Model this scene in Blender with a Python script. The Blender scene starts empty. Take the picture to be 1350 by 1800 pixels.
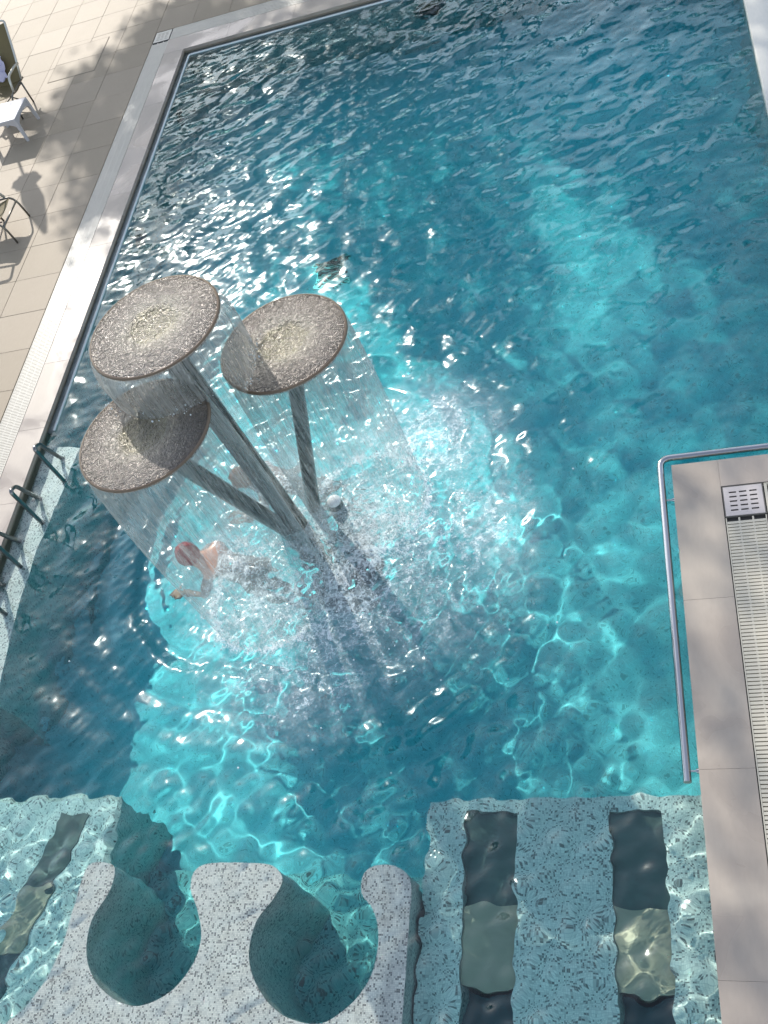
import bpy, bmesh, math, random
import numpy as np
from mathutils import Matrix, Vector, Euler

random.seed(7); rng = np.random.default_rng(7)
scn = bpy.context.scene
COL = scn.collection
S = 1.3                      # one drawing unit below is 1.3 m
R_ = math.radians

# ------------------------------------------------------------------ camera
cam_d = bpy.data.cameras.new("camera"); cam = bpy.data.objects.new("camera", cam_d); COL.objects.link(cam)
rot = Matrix.Rotation(R_(27.963), 4, 'Z') @ Matrix.Rotation(R_(40.201), 4, 'X') @ Matrix.Rotation(R_(-28.476), 4, 'Z')
cam.matrix_world = Matrix.Translation((0, 0, 5.2 * S)) @ rot
cam_d.sensor_fit = 'VERTICAL'; cam_d.sensor_height = 36.0; cam_d.lens = 1775.95 / 1800 * 36.0
cam_d.clip_start = 0.1; cam_d.clip_end = 3000
scn.camera = cam

# ------------------------------------------------------------------ light
SUN_EL = R_(32.0)
SAZ = Vector((-0.5, 0.866, 0)).normalized()            # horizontal direction towards the sun
SUN = Vector((SAZ.x * math.cos(SUN_EL), SAZ.y * math.cos(SUN_EL), math.sin(SUN_EL)))
w = bpy.data.worlds.new("World"); scn.world = w; w.use_nodes = True
wn = w.node_tree.nodes; wl = w.node_tree.links
sky = wn.new('ShaderNodeTexSky'); sky.sky_type = 'NISHITA'; sky.sun_disc = False
sky.sun_elevation = SUN_EL; sky.sun_rotation = math.atan2(SAZ.x, SAZ.y)
sky.air_density = 1.0; sky.dust_density = 0.7; sky.ozone_density = 1.0
bg = wn['Background']; bg.inputs['Strength'].default_value = 0.15
hs = wn.new('ShaderNodeHueSaturation'); hs.inputs['Saturation'].default_value = 0.62      # thin haze: a paler sky
wl.new(sky.outputs[0], hs.inputs['Color']); wl.new(hs.outputs[0], bg.inputs['Color'])
sd = bpy.data.lights.new("sun", 'SUN'); sun = bpy.data.objects.new("sun", sd); COL.objects.link(sun)
sd.energy = 2.6; sd.angle = R_(0.53); sd.color = (1.0, 0.945, 0.86)
sun.rotation_euler = SUN.to_track_quat('Z', 'Y').to_euler()
try: sd.cycles.is_caustics_light = True
except Exception: pass

scn.render.engine = 'CYCLES'
cy = scn.cycles
cy.use_denoising = True; cy.caustics_refractive = True; cy.caustics_reflective = False
cy.max_bounces = 10; cy.diffuse_bounces = 3; cy.glossy_bounces = 4; cy.transmission_bounces = 8
cy.transparent_max_bounces = 24; cy.sample_clamp_indirect = 0.0; cy.blur_glossy = 0.0
vs = scn.view_settings
vs.view_transform = 'Standard'; vs.look = 'None'; vs.gamma = 1.0; vs.use_curve_mapping = False
vs.exposure = 1.0

WZ = -0.06                   # water level

# ------------------------------------------------------------------ material helpers
class NT:
    def __init__(s, name):
        s.m = bpy.data.materials.new(name); s.m.use_nodes = True
        s.t = s.m.node_tree; s.n = s.t.nodes; s.n.clear()
        s.out = s.n.new('ShaderNodeOutputMaterial')
    def add(s, typ, **kw):
        nd = s.n.new(typ)
        for k, v in kw.items():
            if k.startswith('i_'):
                k = k[2:]; k = int(k) if k.isdigit() else k.replace('_', ' ')
                s.set(nd.inputs[k], v)
            else: setattr(nd, k, v)
        return nd
    def set(s, sock, v):
        if isinstance(v, bpy.types.NodeSocket): s.t.links.new(v, sock)
        elif isinstance(v, bpy.types.Node): s.t.links.new(v.outputs[0], sock)
        else: sock.default_value = v
    def math(s, op, a, b=0.0, c=0.0, clamp=False):
        nd = s.n.new('ShaderNodeMath'); nd.operation = op; nd.use_clamp = clamp
        s.set(nd.inputs[0], a); s.set(nd.inputs[1], b); s.set(nd.inputs[2], c)
        return nd.outputs[0]
    def vmath(s, op, a, b=(0, 0, 0)):
        nd = s.n.new('ShaderNodeVectorMath'); nd.operation = op
        s.set(nd.inputs[0], a); s.set(nd.inputs[1], b); return nd.outputs[0]
    def noise(s, scale, vec=None, detail=3.0, rough=0.55, dist=0.0, out='Fac'):
        nd = s.n.new('ShaderNodeTexNoise'); nd.inputs['Scale'].default_value = scale
        nd.inputs['Detail'].default_value = detail; nd.inputs['Roughness'].default_value = rough
        nd.inputs['Distortion'].default_value = dist
        if vec is not None: s.set(nd.inputs['Vector'], vec)
        return nd.outputs[out]
    def ramp(s, fac, stops, interp='LINEAR'):
        nd = s.n.new('ShaderNodeValToRGB'); nd.color_ramp.interpolation = interp
        e = nd.color_ramp.elements
        while len(e) < len(stops): e.new(0.5)
        for el, (p, c) in zip(e, stops):
            el.position = p; el.color = (*c, 1) if isinstance(c, tuple) else (c, c, c, 1)
        s.set(nd.inputs[0], fac); return nd.outputs[0]
    def mix(s, fac, a, b, blend='MIX'):
        nd = s.n.new('ShaderNodeMix'); nd.data_type = 'RGBA'; nd.blend_type = blend
        s.set(nd.inputs[0], fac)
        for sk, v in ((nd.inputs[6], a), (nd.inputs[7], b)):
            s.set(sk, (*v, 1) if isinstance(v, tuple) and len(v) == 3 else v)
        return nd.outputs[2]
    def pos(s): return s.n.new('ShaderNodeNewGeometry').outputs['Position']
    def scale(s, v, xyz):
        nd = s.n.new('ShaderNodeMapping'); s.set(nd.inputs[0], v); nd.inputs['Scale'].default_value = xyz; return nd.outputs[0]
    def bump(s, h, strength=0.3, dist=0.01):
        nd = s.n.new('ShaderNodeBump'); s.set(nd.inputs['Height'], h)
        nd.inputs['Strength'].default_value = strength; nd.inputs['Distance'].default_value = dist
        return nd.outputs[0]
    def pbsdf(s, **kw):
        nd = s.n.new('ShaderNodeBsdfPrincipled')
        names = dict(color='Base Color', rough='Roughness', metal='Metallic', normal='Normal', spec='Specular IOR Level',
                     coat='Coat Weight', coat_rough='Coat Roughness', coat_n='Coat Normal', sss='Subsurface Weight', trans='Transmission Weight')
        for k, v in kw.items():
            if isinstance(v, tuple) and len(v) == 3: v = (*v, 1)
            s.set(nd.inputs[names[k]], v)
        return nd.outputs[0]
    def surf(s, sh): s.t.links.new(sh, s.out.inputs['Surface']); return s.m

def M_plain(name, col, rough=0.5, metal=0.0, var=0.12, nscale=6.0, bump=0.0, bscale=120.0, spec=0.5):
    t = NT(name); p = t.pos()
    n = t.noise(nscale, p, 4)
    c = t.mix(n, tuple(x * (1 - var) for x in col), tuple(min(1, x * (1 + var)) for x in col))
    kw = dict(color=c, rough=rough, metal=metal, spec=spec)
    if bump: kw['normal'] = t.bump(t.noise(bscale, p, 2), bump, 0.004)
    return t.surf(t.pbsdf(**kw))

def M_mosaic(name, tile=0.0125, light=(0.82, 0.785, 0.71), mid=(0.55, 0.525, 0.475), dark=(0.15, 0.138, 0.125), dark_share=0.16, tint=(1, 1, 1)):
    t = NT(name); p = t.vmath('ADD', t.pos(), (50.0013, 50.0021, 50.0034))
    q = t.scale(p, (1 / tile,) * 3)
    cell = t.vmath('FLOOR', q); fr = t.vmath('FRACTION', q)
    wn_ = t.add('ShaderNodeTexWhiteNoise', noise_dimensions='3D', i_Vector=cell)
    blot = t.noise(1.1, t.pos(), 3)
    v = t.math('ADD', wn_.outputs['Value'], t.math('MULTIPLY', t.math('SUBTRACT', blot, 0.5), 0.18))
    L = tuple(a * b for a, b in zip(light, tint)); Md = tuple(a * b for a, b in zip(mid, tint)); D = tuple(a * b for a, b in zip(dark, tint))
    L2 = tuple(a * 0.86 for a in L)
    c = t.ramp(v, [(0.0, D), (dark_share * 0.55, tuple(x * 1.9 for x in D)), (dark_share, Md), (dark_share + 0.12, L2), (0.6, L)], 'CONSTANT')
    sx = t.add('ShaderNodeSeparateXYZ', i_0=fr)
    g = t.n.new('ShaderNodeNewGeometry'); sn = t.add('ShaderNodeSeparateXYZ', i_0=g.outputs['True Normal'])
    grout = None
    for a in range(3):
        e = t.math('LESS_THAN', t.math('MINIMUM', sx.outputs[a], t.math('SUBTRACT', 1.0, sx.outputs[a])), 0.06)
        e = t.math('MULTIPLY', e, t.math('LESS_THAN', t.math('ABSOLUTE', sn.outputs[a]), 0.6))
        grout = e if grout is None else t.math('MAXIMUM', grout, e)
    G = tuple(a * b for a, b in zip((0.52, 0.51, 0.48), tint))
    c = t.mix(grout, c, G)
    return t.surf(t.pbsdf(color=c, rough=0.35))

# ------------------------------------------------------------------ mesh helpers
class MB:
    """collects vertices and faces (drawing units) and links them as one mesh object"""
    def __init__(s): s.v = []; s.f = []
    def box(s, x0, x1, y0, y1, z0, z1, bev=0.0):
        b = len(s.v)
        if bev <= 0:
            s.v += [(x, y, z) for z in (z0, z1) for x, y in ((x0, y0), (x1, y0), (x1, y1), (x0, y1))]
            s.f += [[b+3, b+2, b+1, b], [b+4, b+5, b+6, b+7]] + [[b+i, b+(i+1) % 4, b+4+(i+1) % 4, b+4+i] for i in range(4)]
        else:      # chamfered top edge
            e = bev
            rings = [(x0, x1, y0, y1, z0), (x0, x1, y0, y1, z1 - e), (x0 + e, x1 - e, y0 + e, y1 - e, z1)]
            for X0, X1, Y0, Y1, z in rings: s.v += [(X0, Y0, z), (X1, Y0, z), (X1, Y1, z), (X0, Y1, z)]
            s.f += [[b+3, b+2, b+1, b], [b+8, b+9, b+10, b+11]]
            for r in (0, 4): s.f += [[b+r+i, b+r+(i+1) % 4, b+r+4+(i+1) % 4, b+r+4+i] for i in range(4)]
        return s
    def tube(s, pts, r, n=10, cap=True):
        pts = [Vector(p) for p in pts]; rr = r if hasattr(r, '__len__') else [r] * len(pts)
        b = len(s.v); up = None
        for i, p in enumerate(pts):
            d = (pts[min(i+1, len(pts)-1)] - pts[max(i-1, 0)]).normalized()
            if up is None:
                up = Vector((0, 0, 1)) if abs(d.z) < 0.9 else Vector((1, 0, 0))
            a = (up - d * up.dot(d)).normalized(); up = a; c = d.cross(a)
            for k in range(n):
                t = 2 * math.pi * k / n
                s.v.append(tuple(p + (a * math.cos(t) + c * math.sin(t)) * rr[i]))
        for i in range(len(pts) - 1):
            for k in range(n):
                s.f.append([b+i*n+k, b+i*n+(k+1) % n, b+(i+1)*n+(k+1) % n, b+(i+1)*n+k])
        if cap:
            s.f.append([b+k for k in range(n)][::-1]); s.f.append([b+(len(pts)-1)*n+k for k in range(n)])
        return s
    def lathe(s, prof, n=64, c=(0, 0, 0), wob=None):
        b = len(s.v)
        for r, z in prof:
            for k in range(n):
                t = 2 * math.pi * k / n
                s.v.append((c[0] + r * math.cos(t), c[1] + r * math.sin(t), c[2] + z))
        for i in range(len(prof) - 1):
            for k in range(n):
                s.f.append([b+i*n+k, b+i*n+(k+1) % n, b+(i+1)*n+(k+1) % n, b+(i+1)*n+k])
        return s
    def prism(s, poly, z0, z1, top=True, bottom=True):
        b = len(s.v); n = len(poly)
        s.v += [(x, y, z0) for x, y in poly] + [(x, y, z1) for x, y in poly]
        if top: s.f.append([b+n+i for i in range(n)])
        if bottom: s.f.append([b+i for i in range(n)][::-1])
        s.f += [[b+i, b+(i+1) % n, b+n+(i+1) % n, b+n+i] for i in range(n)]
        return s
    def mesh(s, name, mat, smooth=False, angle=None):
        me = bpy.data.meshes.new(name)
        me.from_pydata([(a*S, b*S, c*S) for a, b, c in s.v], [], s.f)
        if mat: me.materials.append(mat)
        if smooth:
            me.shade_smooth()
            if angle: me.set_sharp_from_angle(angle=R_(angle))
        me.update(); return me
    def build(s, name, mat, parent=None, smooth=False, angle=None, loc=None):
        o = bpy.data.objects.new(name, s.mesh(name, mat, smooth, angle)); COL.objects.link(o)
        if loc: o.location = Vector(loc) * S
        if parent: o.parent = parent
        return o

def tag(o, label=None, cat=None, group=None, kind=None):
    if label: o['label'] = label
    if cat: o['category'] = cat
    if group: o['group'] = group
    if kind: o['kind'] = kind
    return o
def empty(name, loc, label, cat, group=None, rz=0.0):
    o = bpy.data.objects.new(name, None); COL.objects.link(o); o.empty_display_size = 0.1
    o.location = Vector(loc) * S; o.rotation_euler = (0, 0, rz); return tag(o, label, cat, group)
def struct(o): o['kind'] = 'structure'; return o
def receiver(o):
    try: o.cycles.is_caustics_receiver = True
    except Exception: pass
    return o
def fillet(pts, r, n=6):
    out = [Vector(pts[0])]
    for i in range(1, len(pts) - 1):
        p = Vector(pts[i]); a = (Vector(pts[i-1]) - p).normalized(); b = (Vector(pts[i+1]) - p).normalized()
        for k in range(n + 1):
            t = k / n; out.append((p + a * r) * (1-t)**2 + p * 2*t*(1-t) + (p + b * r) * t*t)
    out.append(Vector(pts[-1])); return out

# ------------------------------------------------------------------ materials
def M_stone(name, col, wet=True, rough=0.55):
    t = NT(name); p = t.pos()
    oi = t.add('ShaderNodeObjectInfo')
    n1 = t.noise(2.2, p, 4); n2 = t.noise(40, t.scale(p, (1, 0.35, 1)), 3)
    a = tuple(x * 0.86 for x in col); b = tuple(min(1, x * 1.1) for x in col)
    c = t.mix(t.math('MULTIPLY_ADD', n2, 0.5, t.math('MULTIPLY', n1, 0.5)), a, b)
    tint = t.math('MULTIPLY_ADD', oi.outputs['Random'], 0.14, 0.93)
    c = t.mix(1.0, c, t.add('ShaderNodeCombineColor', i_0=tint, i_1=tint, i_2=t.math('MULTIPLY_ADD', oi.outputs['Random'], 0.17, 0.90)), 'MULTIPLY')
    kw = {}
    if wet:
        wn_ = t.ramp(t.noise(1.3, p, 3, 0.5, 0.6), [(0.42, 0.0), (0.62, 1.0)])
        c = t.mix(wn_, c, t.mix(1.0, c, (0.80, 0.79, 0.80), 'MULTIPLY'))
        r = t.math('MULTIPLY_ADD', wn_, -0.33, rough)
    else: r = rough
    kw['normal'] = t.bump(t.noise(160, p, 2), 0.15, 0.003)
    return t.surf(t.pbsdf(color=c, rough=r, spec=0.5 if wet else 0.22, **kw))
m_tile = M_stone('beige_deck_tile', (0.325, 0.268, 0.200), wet=False, rough=0.6)
m_coping = M_stone('pale_coping_stone', (0.385, 0.33, 0.28), wet=True, rough=0.5)
m_grout = M_plain('deck_joint', (0.23, 0.195, 0.15), 0.9)
m_grate = M_plain('ivory_grating', (0.50, 0.47, 0.40), 0.4, var=0.08)
m_void = M_plain('gutter_channel', (0.10, 0.095, 0.085), 0.7)
m_mosaic = M_mosaic('pool_mosaic')
m_mosaic_deep = M_mosaic('pool_floor_mosaic', light=(0.72, 0.80, 0.80), mid=(0.64, 0.72, 0.72), dark=(0.36, 0.42, 0.42), dark_share=0.10)
m_steel = M_plain('polished_steel', (0.42, 0.42, 0.43), 0.13, 1.0, var=0.08)
m_dsteel = M_plain('dark_steel', (0.20, 0.20, 0.20), 0.3, 1.0, var=0.1)

# ------------------------------------------------------------------ pool shell
PX0, PX1, PY0, PY1 = -5.21, 0.80, -1.2, 10.90
FZ = -1.28
receiver(struct(MB().box(PX0 - 0.3, PX1 + 0.3, PY0 - 0.3, PY1 + 0.3, FZ - 0.2, FZ).build('pool_floor', m_mosaic_deep)))
receiver(struct(MB().box(PX0 - 0.22, PX0, PY0 - 0.3, PY1 + 0.22, FZ - 0.1, -0.035).build('pool_wall', m_mosaic)))
receiver(struct(MB().box(PX0 + 0.001, PX1, PY1, PY1 + 0.22, FZ - 0.1, -0.036).build('pool_wall', m_mosaic)))
receiver(struct(MB().box(PX1, PX1 + 0.22, PY0 - 0.3, PY1 + 0.2, FZ - 0.1, -0.037).build('pool_wall', m_mosaic)))
receiver(struct(MB().box(PX0 + 0.002, PX1 - 0.002, PY0 - 0.25, PY0, FZ - 0.1, -0.034).build('pool_wall', m_mosaic)))
# bench along the left wall
bench = [(PX0 + 0.002, 5.06), (-4.87, 4.99), (-4.90, 4.5), (-4.95, 4.1), (-4.96, 3.5), (-4.90, 3.0), (-4.86, 2.7), (PX0 + 0.002, 2.7)]
receiver(struct(MB().prism(bench[::-1], FZ - 0.05, -0.17).build('pool_bench', m_mosaic)))
# submerged shelves left and right
receiver(struct(MB().box(PX0 + 0.001, -3.74, PY0, 2.06, FZ - 0.06, -0.36, 0.03).build('left_shelf', m_mosaic)))

# seat platform with two keyhole basins
def smooth_poly(pts, k=4):
    out = []; n = len(pts)
    for i in range(n):
        p0, p1, p2, p3 = (Vector((*pts[(i + j) % n], 0)) for j in (-1, 0, 1, 2))
        for a in range(k):
            t = a / k
            q = 0.5 * ((2 * p1) + (p2 - p0) * t + (2 * p0 - 5 * p1 + 4 * p2 - p3) * t * t + (3 * p1 - p0 - 3 * p2 + p3) * t ** 3)
            out.append((q.x, q.y))
    return out
plat = [(-3.74, 1.56), (-3.60, 1.575), (-3.545, 1.53), (-3.55, 1.41), (-3.62, 1.25), (-3.60, 1.06), (-3.47, 0.90), (-3.245, 0.812), (-3.05, 0.87),
        (-2.925, 1.015), (-2.895, 1.165), (-2.95, 1.315), (-3.018, 1.43), (-3.015, 1.53), (-2.92, 1.575), (-2.62, 1.575), (-2.51, 1.55),
        (-2.455, 1.48), (-2.495, 1.38), (-2.575, 1.26), (-2.59, 1.085), (-2.50, 0.917), (-2.335, 0.80), (-2.14, 0.772), (-1.995, 0.855),
        (-1.888, 0.992), (-1.861, 1.185), (-1.905, 1.327), (-1.98, 1.415), (-1.978, 1.52), (-1.90, 1.565), (-1.78, 1.55), (-1.705, 1.46),
        (-1.70, 1.2), (-1.70, 0.2), (-1.70, -0.6), (-1.70, PY0 + 0.002), (-2.6, PY0 + 0.002), (-3.6, PY0 + 0.002), (-4.7, PY0 + 0.002), (-4.6, 0.2), (-4.02, 0.69), (-3.875, 0.84), (-3.78, 1.08), (-3.765, 1.35)]
receiver(struct(MB().prism(smooth_poly(plat)[::-1], FZ - 0.04, -0.095).build('seat_platform', m_mosaic)))
receiver(struct(MB().box(-3.735, -1.703, 0.55, 1.72, FZ - 0.05, -1.10).build('basin_floor', m_mosaic)))

# ------------------------------------------------------------------ water
FOOT = (-2.68, 3.9)
def sig(x): return 1 / (1 + np.exp(-np.clip(x, -40, 40)))
def waves(X, Y):
    """(swell that bends the sunlight, full surface with every ripple), heights in drawing units"""
    r = np.hypot(X - FOOT[0], Y - FOOT[1])
    calm = sig((Y - 2.0) / 0.16)                          # 0 over the sheltered shelves and seats
    far = sig((Y - 5.5) / 0.8)
    splash = np.exp(-(r / 1.35) ** 2)
    rs = np.random.default_rng(11)
    wind = np.zeros_like(X); iso = np.zeros_like(X); fine = np.zeros_like(X); soft = np.zeros_like(X)
    for i in range(60):
        lam = 0.085 * (6.5 ** rs.random()); k = 2 * np.pi / lam
        th = R_(104) + rs.normal(0, 0.40); ph = rs.random() * 6.28
        wind += (lam ** 0.95) * np.sin(k * (X * np.cos(th) + Y * np.sin(th)) + ph + 0.7 * np.sin(X * 0.9 + i) + 0.7 * np.sin(Y * 0.7 + 2 * i))
    for i in range(40):
        lam = 0.12 * (5.5 ** rs.random()); k = 2 * np.pi / lam
        th = rs.random() * 6.28; ph = rs.random() * 6.28
        w_ = np.sin(k * (X * np.cos(th) + Y * np.sin(th)) + ph + 0.6 * np.sin(X * 1.7 + i) + 0.6 * np.sin(Y * 1.3 + 3 * i))
        iso += (lam ** 1.1) * w_
        if lam > 0.17: soft += (lam ** 1.3) * w_
    for i in range(36):
        lam = 0.055 * (2.6 ** rs.random()); k = 2 * np.pi / lam
        th = rs.random() * 6.28; ph = rs.random() * 6.28
        fine += lam * np.sin(k * (X * np.cos(th) + Y * np.sin(th)) + ph)
    net = np.zeros_like(X)
    for i in range(26):
        lam = 0.085 * (2.6 ** rs.random()); k = 2 * np.pi / lam
        th = rs.random() * 6.28; ph = rs.random() * 6.28
        net += (lam / 0.13) ** 1.4 * np.sin(k * (X * np.cos(th) + Y * np.sin(th)) + ph + 0.5 * np.sin(X * 3.1 + i) + 0.5 * np.sin(Y * 2.7 + 2 * i))
    net *= 0.0020 * (2 / 26) ** 0.5
    rp = r + 0.10 * np.sin(3 * np.arctan2(Y - FOOT[1], X - FOOT[0]) + 1) + 0.05 * np.sin(X * 4.1) + 0.05 * np.sin(Y * 3.7)
    ring = np.zeros_like(X)
    for lam, a, ph in ((0.42, 0.0075, 0.3), (0.27, 0.004, 2.1), (0.19, 0.0022, 4.0)):
        ring += a * np.sin(2 * np.pi * rp / lam + ph) * np.exp(-((r - 1.0) / 1.1) ** 2) * np.clip(r / 0.5, 0, 1)
    over = sig((1.62 - Y) / 0.03) * sig((-1.66 - X) / 0.03) * sig((X + 3.85) / 0.05)
    gust = (1 - 0.45 * sig((X + 1.2) / 0.7)) * (0.70 + 0.42 * np.sin(X * 0.8 + 0.6 * Y) * np.sin(Y * 0.55 - 0.3 * X + 1))
    full = 0.0031 * wind * (0.22 + 0.78 * far) * (0.15 + 0.85 * calm) * gust
    full += 0.0042 * iso * (0.42 + 0.27 * calm + 0.9 * splash)
    full += 0.0062 * fine * (0.05 + 0.20 * calm + 1.0 * splash)
    full += 1.7 * ring
    full *= (1 - 0.62 * over)
    net *= (1 - calm) * (1 - 0.60 * over)
    tiny = np.zeros_like(X)
    for i in range(24):
        lam = 0.05 * (2.0 ** rs.random()); k = 2 * np.pi / lam
        th = rs.random() * 6.28; ph = rs.random() * 6.28
        tiny += lam * np.sin(k * (X * np.cos(th) + Y * np.sin(th)) + ph + 0.8 * np.sin(X * 5.1 + i) + 0.8 * np.sin(Y * 4.3 + 2 * i))
    patch = 0.35 + 0.65 * sig(4 * np.sin(X * 2.9 + 1.2 * np.sin(Y * 2.3)) * np.sin(Y * 2.6 + X))
    full += 2.0 * net + 0.0034 * tiny * (1 - calm) * (1 - 0.70 * over) * patch
    swell = 0.0060 * soft * ((1 - calm) * 0.40 * (1 - 0.5 * over) + calm * (0.09 + 0.42 * splash)) + 0.15 * ring * calm + net
    return swell, full

def M_water():
    t = NT('pool_water')
    at = t.add('ShaderNodeAttribute', attribute_name='ripple', attribute_type='GEOMETRY')
    geo = t.n.new('ShaderNodeNewGeometry')
    flip = t.math('MULTIPLY_ADD', geo.outputs['Backfacing'], -2.0, 1.0)
    sc_ = t.add('ShaderNodeVectorMath', operation='SCALE'); t.set(sc_.inputs[0], at.outputs['Vector']); t.set(sc_.inputs['Scale'], flip)
    g = t.add('ShaderNodeBsdfGlass', i_IOR=1.333, i_Roughness=0.0)
    g.inputs['Color'].default_value = (1, 1, 1, 1)
    t.set(g.inputs['Normal'], sc_.outputs[0])
    gl = t.add('ShaderNodeBsdfGlossy'); gl.inputs['Roughness'].default_value = 0.16; t.set(gl.inputs['Normal'], sc_.outputs[0])
    mx = t.add('ShaderNodeMixShader', i_0=0.022); t.set(mx.inputs[1], g); t.set(mx.inputs[2], gl)      # ripples too small for the mesh
    t.t.links.new(mx.outputs[0], t.out.inputs['Surface'])
    return t.m
def M_depth():
    t = NT('pool_water_body')
    ab = t.add('ShaderNodeVolumeAbsorption')
    ab.inputs['Color'].default_value = (0.0, 0.857, 0.905, 1); ab.inputs['Density'].default_value = 1.0
    t.t.links.new(ab.outputs[0], t.out.inputs['Volume'])
    return t.m
def grid_normals(H, st):
    gy, gx = np.gradient(H, st, st)
    n = np.stack([-gx, -gy, np.ones_like(H)], -1)
    return n / np.linalg.norm(n, axis=-1, keepdims=True)
def build_water():
    x0, x1, y0, y1 = PX0 - 0.03, PX1 + 0.03, PY0 - 0.03, PY1 + 0.03
    st = 0.0155
    nx = int((x1 - x0) / st) + 1; ny = int((y1 - y0) / st) + 1
    xs = x0 + st * np.arange(nx); ys = y0 + st * np.arange(ny)
    X, Y = np.meshgrid(xs, ys)
    sw, full = waves(X, Y)
    V = np.stack([X, Y, WZ + sw], -1).reshape(-1, 3)
    N = grid_normals(full, st).reshape(-1, 3)
    i = np.arange(nx * ny).reshape(ny, nx)
    F = np.stack([i[:-1, :-1], i[:-1, 1:], i[1:, 1:], i[1:, :-1]], -1).reshape(-1, 4)
    nq = len(F)
    me = bpy.data.meshes.new('water')
    loops = F.ravel()
    starts = np.arange(nq) * 4; totals = np.full(nq, 4)
    me.vertices.add(len(V)); me.vertices.foreach_set('co', (V * S).astype(np.float32).ravel())
    me.loops.add(len(loops)); me.loops.foreach_set('vertex_index', loops.astype(np.int32))
    me.polygons.add(nq); me.polygons.foreach_set('loop_start', starts.astype(np.int32))
    me.polygons.foreach_set('loop_total', totals.astype(np.int32))
    me.update(calc_edges=True)
    at = me.attributes.new('ripple', 'FLOAT_VECTOR', 'POINT')
    at.data.foreach_set('vector', N.astype(np.float32).ravel())
    me.shade_smooth()
    me.materials.append(M_water())
    o = bpy.data.objects.new('water', me); COL.objects.link(o); struct(o)
    try: o.cycles.is_caustics_caster = True
    except Exception: pass
    return o
build_water()
# the body of the water: tints what lies below by the length of water looked through
struct(MB().box(PX0 - 0.02, PX1 + 0.02, PY0 - 0.02, PY1 + 0.02, FZ - 0.1, WZ + 0.02).build('water_body', M_depth()))

#NEXT
# ------------------------------------------------------------------ shelf on the right with its panels
RS_Z = -0.31
SH = [(-1.46, -1.175), (-0.665, -0.395)]                 # the two channels sunk into the shelf
ys_ = (PY0 + 0.003, 1.90)
xb = [-1.682] + [v for a in SH for v in a] + [-0.176]
rs_ = MB()
for k in range(0, 6, 2): rs_.box(xb[k], xb[k+1], PY0 + 0.001, 1.90, FZ - 0.03, RS_Z)
rs_.box(-1.682, -0.176, 1.90, 1.975, FZ - 0.03, RS_Z)
rs_o = receiver(struct(rs_.build('right_shelf', m_mosaic)))
def M_reflection(name, col, rough=0.4):
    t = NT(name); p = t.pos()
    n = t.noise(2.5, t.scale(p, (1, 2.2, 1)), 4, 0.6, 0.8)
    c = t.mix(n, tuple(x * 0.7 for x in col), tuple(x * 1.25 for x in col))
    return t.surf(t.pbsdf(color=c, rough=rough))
m_pan_d = M_reflection('slate_reflection', (0.085, 0.10, 0.085)); m_pan_b = M_reflection('taupe_reflection', (0.42, 0.31, 0.215)); m_pan_t = M_reflection('deep_teal_reflection', (0.012, 0.045, 0.05))  # bands of the building's reflection, put into the panels as plain colours
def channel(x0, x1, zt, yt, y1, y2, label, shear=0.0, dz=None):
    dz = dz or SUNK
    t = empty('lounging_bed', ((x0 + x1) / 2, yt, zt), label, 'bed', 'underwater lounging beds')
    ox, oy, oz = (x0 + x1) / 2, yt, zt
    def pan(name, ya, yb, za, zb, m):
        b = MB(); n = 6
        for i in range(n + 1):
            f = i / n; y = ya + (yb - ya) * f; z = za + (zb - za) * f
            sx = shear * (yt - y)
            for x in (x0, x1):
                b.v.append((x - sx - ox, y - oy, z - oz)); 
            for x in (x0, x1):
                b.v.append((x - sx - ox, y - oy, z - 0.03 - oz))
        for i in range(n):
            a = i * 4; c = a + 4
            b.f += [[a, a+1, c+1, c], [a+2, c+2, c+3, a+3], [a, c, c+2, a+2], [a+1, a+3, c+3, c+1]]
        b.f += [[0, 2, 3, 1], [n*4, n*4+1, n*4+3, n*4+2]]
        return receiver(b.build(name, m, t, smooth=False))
    for nm, ya, yb, (za, zb), m in zip(('far_reflection_panel', 'mid_reflection_panel', 'near_reflection_panel'), (yt, y1, y2), (y1 + 0.004, y2 + 0.004, y2 - 1.0), dz, (m_pan_d, m_pan_b, m_pan_t)):
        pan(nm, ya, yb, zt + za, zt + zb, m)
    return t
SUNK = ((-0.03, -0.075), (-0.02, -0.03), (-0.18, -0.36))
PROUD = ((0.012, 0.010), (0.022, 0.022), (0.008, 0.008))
channel(SH[0][0] + 0.002, SH[0][1] - 0.002, RS_Z, 1.90, 1.41, 1.0, 'sunken bed in the right shelf nearer the keyhole basins, slate then taupe reflection painted on its panels')
channel(SH[1][0] + 0.002, SH[1][1] - 0.002, RS_Z, 1.90, 1.40, 0.995, 'sunken bed in the right shelf nearer the stone platform, slate then taupe reflection painted on its panels')
channel(-4.15, -3.95, -0.36, 1.94, 1.47, 1.09, 'slanting bed on the left shelf beside the keyhole basins, dappled slate then taupe reflection painted on its panels', shear=0.27, dz=PROUD)

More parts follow.
